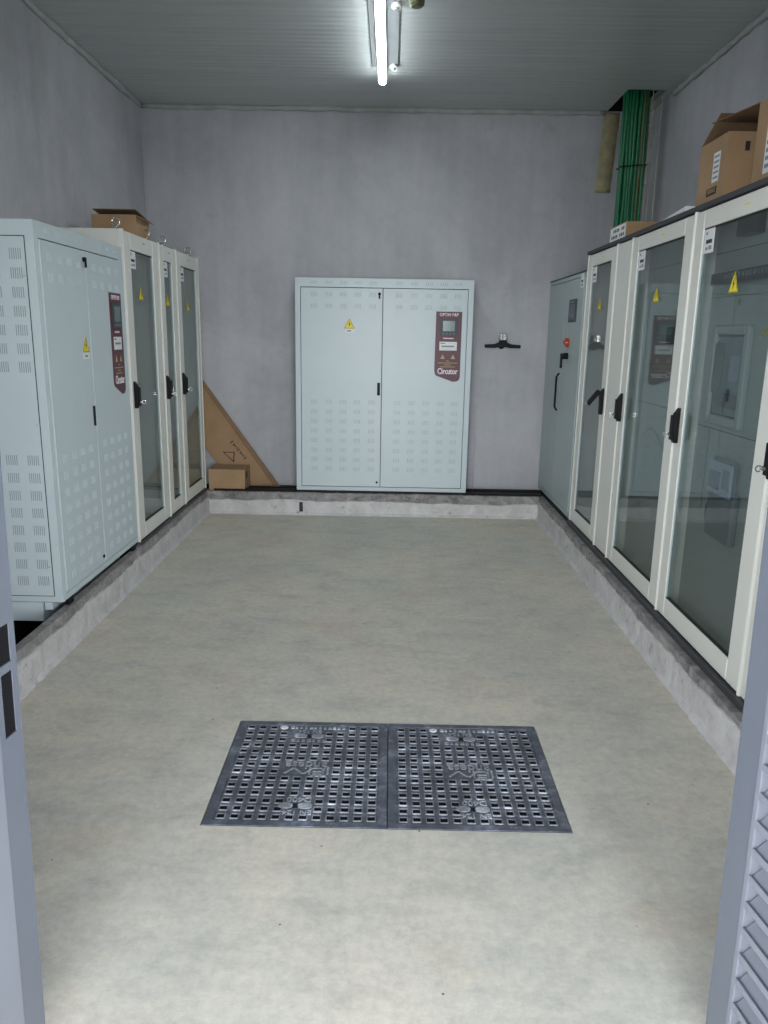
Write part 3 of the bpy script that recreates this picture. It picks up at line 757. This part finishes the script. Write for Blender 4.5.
# ------------------------------------------------------------------ ceiling lamp and fittings
lamp = empty('tube_lamp', (-.103, 5.45, H-.052)); tag(lamp, 'lit white tube lamp hanging under the middle of the ceiling', 'ceiling lamp')
b = MB(); b.tube([(0, -.80, 0), (0, .755, 0), (0, .775, -.002), (0, .785, -.004)], [.029, .029, .022, .012], 'tube', 20); 
for q, fc in enumerate(b.f):      # upper half of the tube is its opaque aluminium back
    n_ = sum(b.v[i][2] for i in fc)/len(fc)
    if n_ > .006: b.m[q] = b.mi('steel')
b.build('tube', lamp)
MB().box(-.075, .115, -.95, .60, .043, .0515, 'backplate').build('backplate', lamp, bevel=.003)['label'] = 'flat grey lamp housing against the ceiling'  # plate added for the dark bands either side of the tube
b = MB(); b.box(-.014, .014, -.78, .60, .024, .0425, 'backplate'); b.build('mounting_strip', lamp, bevel=.003)
for k, yy in enumerate((4.99, 6.02)):
    b = MB(); n = 16
    b.prism([(.030*math.cos(2*PI*i/n), .045*math.sin(2*PI*i/n)) for i in range(n)], 'z', -.022, 0, 'cream'); b.tube([(0, 0, -.022), (0, 0, -.034)], .014, 'steel', 10)
    o = b.build('ceiling_clip', loc=(-.008 if k == 0 else -.022, yy, H), bevel=.003)
    tag(o, 'white oval ceiling clip beside the lit tube, ' + ('nearer the door' if k == 0 else 'at its far end'), 'clip', 'clips beside the tube lamp')
b = MB(); b.tube([(0, 0, 0), (0, 0, -.02)], .055, 'cream', 20); b.tube([(0, 0, -.02), (0, 0, -.05), (0, 0, -.062)], [.048, .044, .03], 'brass', 20)
tag(b.build('ceiling_sensor', loc=(.107, 4.87, H)), 'round olive ceiling sensor at the top edge beside the tube', 'sensor')

# ------------------------------------------------------------------ cables and wire tray in the back right corner
t = empty('cable_bundle', (1.895, 6.56, 2.09)); tag(t, 'bundle of green power cables rising into the ceiling opening', 'cable bundle')
k = 0
for row in range(3):
    for i in range(7):
        x = -.082+i*.027+(.012 if row % 2 else 0)+random.uniform(-.003, .003); y = row*.03
        m = 'green' if i < 5 else ('brownc' if (i+row) % 2 else 'green')
        w = [random.uniform(-.006, .006) for _ in range(6)]
        b = MB(); b.tube([(x+w[j], y+w[(j+2) % 6]*.6, z) for j, z in enumerate((0, .3, .6, .9, 1.2, 1.62))], .0138, m, 8)
        b.build('cable', t, smooth=True)
b = MB()
for z in (.84,):
    b.tube([(-.105, -.02, z), (.0, -.024, z+.01), (.115, -.02, z+.02), (.12, .08, z+.02), (-.105, .08, z), (-.105, -.02, z)], .005, 'black', 6)
b.build('cable_tie', t)
def wire_tray(loc, W, Dp, Hh, label, name='wire_cable_tray', step=.10, nx=4, rz=0, m='steel', r=.0028):
    b = MB()
    for i in range(nx):
        x = W*i/(nx-1); b.tube([(x, 0, 0), (x, 0, Hh)], r, m, 6)
    for y in (-Dp,): b.tube([(0, y, 0), (0, y, Hh)], r, m, 6); b.tube([(W, y, 0), (W, y, Hh)], r, m, 6)
    z = .03
    while z < Hh:
        b.tube([(0, -Dp, z), (0, 0, z), (W, 0, z), (W, -Dp, z)], r, m, 6); z += step
    return tag(b.build(name, loc=loc, rot=(0, 0, rz)), label, 'cable tray')
wire_tray((1.992, 6.655, 2.09), .075, .155, 1.62, 'galvanised wire tray holding the green cables in the back right corner', m='zinc', nx=2, step=.14)
wire_tray((.735, 7.09, .186), .055, .035, .80, 'slim upright wire tray beside the back cabinet', step=.05, nx=2, r=.0022)

# foam strip on the back wall
b = MB(); n = 26; pts = []
vs = []; fs = []
for i in range(n+1):
    z = 3.462-.63*i/n; cx = 1.842-.035*i/n
    for j in range(7):
        a = j/6; x = cx+(a-.5)*(.135+random.uniform(-.008, .008)); dep = .006+.030*math.sin(PI*a)+random.uniform(0, .010)
        vs.append((x, D-(dep if 0 < j < 6 else .001), z+random.uniform(-.004, .004)))
for i in range(n):
    for j in range(6): a = i*7+j; fs.append((a, a+7, a+8, a+1))
vs += [(1.842-.035*i/n+s*.066, D-.0005, 3.462-.63*i/n) for i in (0, n) for s in (-1, 1)]
o = len(vs)-4; fs += [[0, 1, 2, 3, 4, 5, 6, o+1, o][::-1], [n*7+q for q in range(7)]+[o+3, o+2]]
b.add(vs, fs, 'foam')
tag(b.build('foam_strip', smooth=True), 'yellowish foam strip stuck on the back wall below the ceiling opening', 'foam strip')

# T-shaped wall bracket
t = empty('wall_bracket', (.998, D, 1.515)); tag(t, 'black T-shaped bracket with a chrome knob on the back wall', 'wall bracket')
b = MB()
b.prism([(-.160, -.018), (-.07, -.018), (-.03, -.010), (.03, -.010), (.07, -.018), (.160, -.018), (.160, .010), (.075, .016), (.035, .032), (.028, .052), (-.028, .052), (-.035, .032), (-.075, .016), (-.160, .010)], 'y', -.115, -.075, 'black')
b.build('arm', t, bevel=.005)
b = MB(); b.tube([(0, -.08, .0), (0, 0, .0)], .014, 'black', 12); b.tube([(0, -.012, 0), (0, 0, 0)], .03, 'black', 14); b.build('stem', t)
b = MB(); n = 20
b.tube([(0, -.095, .052), (0, -.095, .105), (0, -.095, .112)], [.036, .036, .028], 'chrome', n)
for i in range(n): a = 2*PI*i/n; b.tube([(.036*math.cos(a), -.095+.036*math.sin(a), .056), (.036*math.cos(a), -.095+.036*math.sin(a), .10)], .003, 'chrome', 5)
b.build('knob', t)['label'] = 'ribbed chrome knob'

# ------------------------------------------------------------------ cardboard
def carton(loc, rz, W, Dp, Hh, label, flaps, print_fn=None, open_top=True, group=None):
    root = empty('cardboard_box', loc, rz); tag(root, label, 'cardboard box', group)
    b = MB(); t = .005
    b.box(0, W, 0, t, 0, Hh, 'card'); b.box(0, W, Dp-t, Dp, 0, Hh, 'card'); b.box(0, t, t, Dp-t, 0, Hh, 'card'); b.box(W-t, W, t, Dp-t, 0, Hh, 'card'); b.box(t, W-t, t, Dp-t, 0, t, 'card')
    if not open_top: b.box(t, W-t, t, Dp-t, Hh-t, Hh, 'card')
    b.build('box_body', root)
    for (px, py, ang, axis, L, wd) in flaps:
        # hinge at (px,py,Hh): flap extends along 'axis' direction rotated up by ang
        m4 = Matrix.Translation((px, py, Hh)) @ Matrix.Rotation(axis, 4, 'Z') @ Matrix.Rotation(-ang, 4, 'Y')
        f = MB(); f.box(0, L, 0, wd, -.002, .002, 'cardin', m4); f.build('flap', root)
    if print_fn: print_fn(root)
    return root

# small carton on the kerb at the back left, in front of the leaning sheet
def pr_small(root):
    b = MB(); b.box(.325, .3262, .05, .09, .10, .16, 'print'); b.box(.325, .3262, .10, .13, .10, .16, 'print'); b.build('print', root)
carton((-1.625, 6.735, .201), 0, .325, .27, .19, 'small closed cardboard box on the back kerb before the leaning cardboard', [], pr_small, False)
# leaning folded cardboard sheet
t = empty('cardboard_sheet', (-1.15, 7.0, .186)); tag(t, 'large folded cardboard sheet leaning on a slant against the back wall', 'cardboard sheet')
t.location = (0, 0, 0)
b = MB()
pts = [(-1.735, 1.185), (-1.93, 1.36), (-2.10, 1.05), (-1.738, .56), (-1.45, .187), (-1.03, .187)]
b.prism(pts[::-1], 'y', 7.035, 7.045, 'card'); b.build('panel', t)
b = MB()   # flap folded over along the upper edge
b.prism([(-1.735, 1.185), (-1.75, 1.15), (-1.085, .187), (-1.03, .187)], 'y', 7.020, 7.030, 'cardin'); b.build('flap', t)['label'] = 'darker folded edge'
b = MB()
m4 = lambda x, z, a: Matrix.Translation((x, 7.0345, z)) @ Matrix.Rotation(PI/2, 4, 'X') @ Matrix.Rotation(a, 4, 'Z')
b.prism([(-1.56, .505), (-1.455, .405), (-1.445, .505)], 'y', 7.0335, 7.035, 'print')
b.prism([(-1.542, .498), (-1.463, .425), (-1.456, .498)], 'y', 7.0328, 7.0335, 'card')
for k in range(5): b.box(-.016, .016, -.005, .005, 0, .001, 'print', m4(-1.47+.030*k, .60-.038*k, -.9 if k % 2 else .6))
for k in range(4): b.box(-.012, .012, -.004, .004, 0, .001, 'print', m4(-1.452+.03*k, .575-.036*k, .9))
b.build('print', t)
# box on the left row
carton((-2.03, 5.40, 2.201), 0, .30, .28, .15, 'flat opened cardboard box on top of the left glass-door cabinets', [(.295, .0, math.radians(-35), 0, .045, .28), (.005, .275, math.radians(172), PI/2, .26, -.29)], None, True)
# boxes on the right row
def pr_b1(root):
    b = MB(); x = -.001
    b.box(x-.0008, x, .065, .14, .12, .25, 'white')
    for k in range(5): b.box(x-.0014, x-.0008, .075, .13, .135+.023*k, .144+.023*k, 'gprint')
    b.box(x-.0008, x, .075, .19, .065, .10, 'print')
    b.text('FERMAX', .030, Matrix.Translation((x-.0014, .132, .083)) @ Matrix.Rotation(-PI/2, 4, 'Z') @ Matrix.Rotation(PI/2, 4, 'X'), 'card', .0008, .8)
    b.build('print', root)
    b = MB()
    for k, w in enumerate((.03, .02, .035)): b.box(.08+.05*k, .08+.05*k+w*.7, -.0012, 0, .235, .275, 'print')
    b.build('print', root)
carton((1.50, 3.735, 2.201), 0, .36, .315, .315, 'open cardboard box with a white label, behind the larger one', [(.0, .312, math.radians(152), PI/2, .22, -.355), (.355, .0, math.radians(60), 0, .12, .31)], pr_b1)
def pr_b2(root):
    b = MB(); x = -.001
    for k, w in enumerate((.02, .035, .03)): b.box(x-.0012, x, .33-.05*k, .33-.05*k+w*.7, .285, .32, 'print')
    b.box(x-.0012, x, .19, .33, .06, .25, 'white')
    for k in range(4): b.box(x-.0018, x-.0012, 0.20, .32, .08+.03*k, .095+.03*k, 'gprint')
    b.build('print', root)
carton((1.50, 3.02, 2.201), 0, .44, .43, .355, 'large open cardboard box with wide raised flaps, nearest on the right row', [(.0, .43, math.radians(5), PI/2, .50, -.44), (.435, .0, math.radians(35), 0, .2, .44)], pr_b2)
def pr_b3(root):
    b = MB(); x = -.001; b.box(x-.001, x, .01, .35, .012, .098, 'white')
    for r in range(2):
        for k in range(8):
            if (k+r) % 5 != 3: b.box(x-.0018, x-.001, .04+.036*k, .062+.036*k, .028+.036*r, .048+.036*r, 'print')
    b.build('print', root)
carton((1.44, 5.00, 2.201), 0, .26, .36, .105, 'small flat cardboard box with black print, at the foot of the green cables', [], pr_b3, False)
b = MB(); b.prism([(0, 0), (.57, 0), (.57, .018), (0, .055)], 'x', 0, .30, 'white')
tag(b.build('white_packaging_slab', loc=(1.47, 4.10, 2.201), bevel=.003), 'thin white slab lying on the right row behind the labelled box', 'packaging slab')

# ------------------------------------------------------------------ world, portal, camera
w = bpy.data.worlds.new('graded_sky'); SC.world = w; w.use_nodes = True; nt = w.node_tree
bg = nt.nodes['Background']; tc = N(nt, 'ShaderNodeTexCoord'); sp = N(nt, 'ShaderNodeSeparateXYZ')
nt.links.new(tc.outputs['Generated'], sp.inputs[0])
c = ramp(nt, sp.outputs['Z'], [(0.0, (.95, .97, 1.0)), (.11, (.95, .97, 1.0)), (.30, (.42, .44, .47)), (.65, (.09, .10, .11))]); nt.links.new(c, bg.inputs['Color'])  # horizon raised and zenith dimmed to even out the room light
bg.inputs['Strength'].default_value = 15.0
pl = bpy.data.lights.new('door_portal', 'AREA'); pl.shape = 'RECTANGLE'; pl.size = OX1-OX0; pl.size_y = OZ
pl.cycles.is_portal = True
po = bpy.data.objects.new('door_portal', pl); COL.objects.link(po); po.location = ((OX0+OX1)/2, YF+.005, OZ/2); po.rotation_euler = (PI/2, 0, 0)

cam = bpy.data.cameras.new('camera'); co = bpy.data.objects.new('camera', cam); COL.objects.link(co)
r = Vector((0.99980519, 0.00991616, 0.01706622)); d = Vector((0.01887483, -0.22743878, -0.97360944)); f = Vector((-0.00577295, 0.97374189, -0.22758164))
m = Matrix((( r.x, -d.x, -f.x, 0), (r.y, -d.y, -f.y, 0), (r.z, -d.z, -f.z, 1.6), (0, 0, 0, 1)))
co.matrix_world = m
cam.sensor_fit = 'HORIZONTAL'; cam.sensor_width = 36; cam.lens = 760.74/768*36; cam.clip_start = .02; cam.clip_end = 100
SC.camera = co
vs = SC.view_settings; vs.view_transform = 'Standard'; vs.look = 'None'; vs.gamma = 1; vs.use_curve_mapping = False; vs.exposure = 0.2
SC.cycles.use_denoising = True
SC.cycles.max_bounces = 10; SC.cycles.diffuse_bounces = 6; SC.cycles.transparent_max_bounces = 12
SC.cycles.sample_clamp_indirect = 6
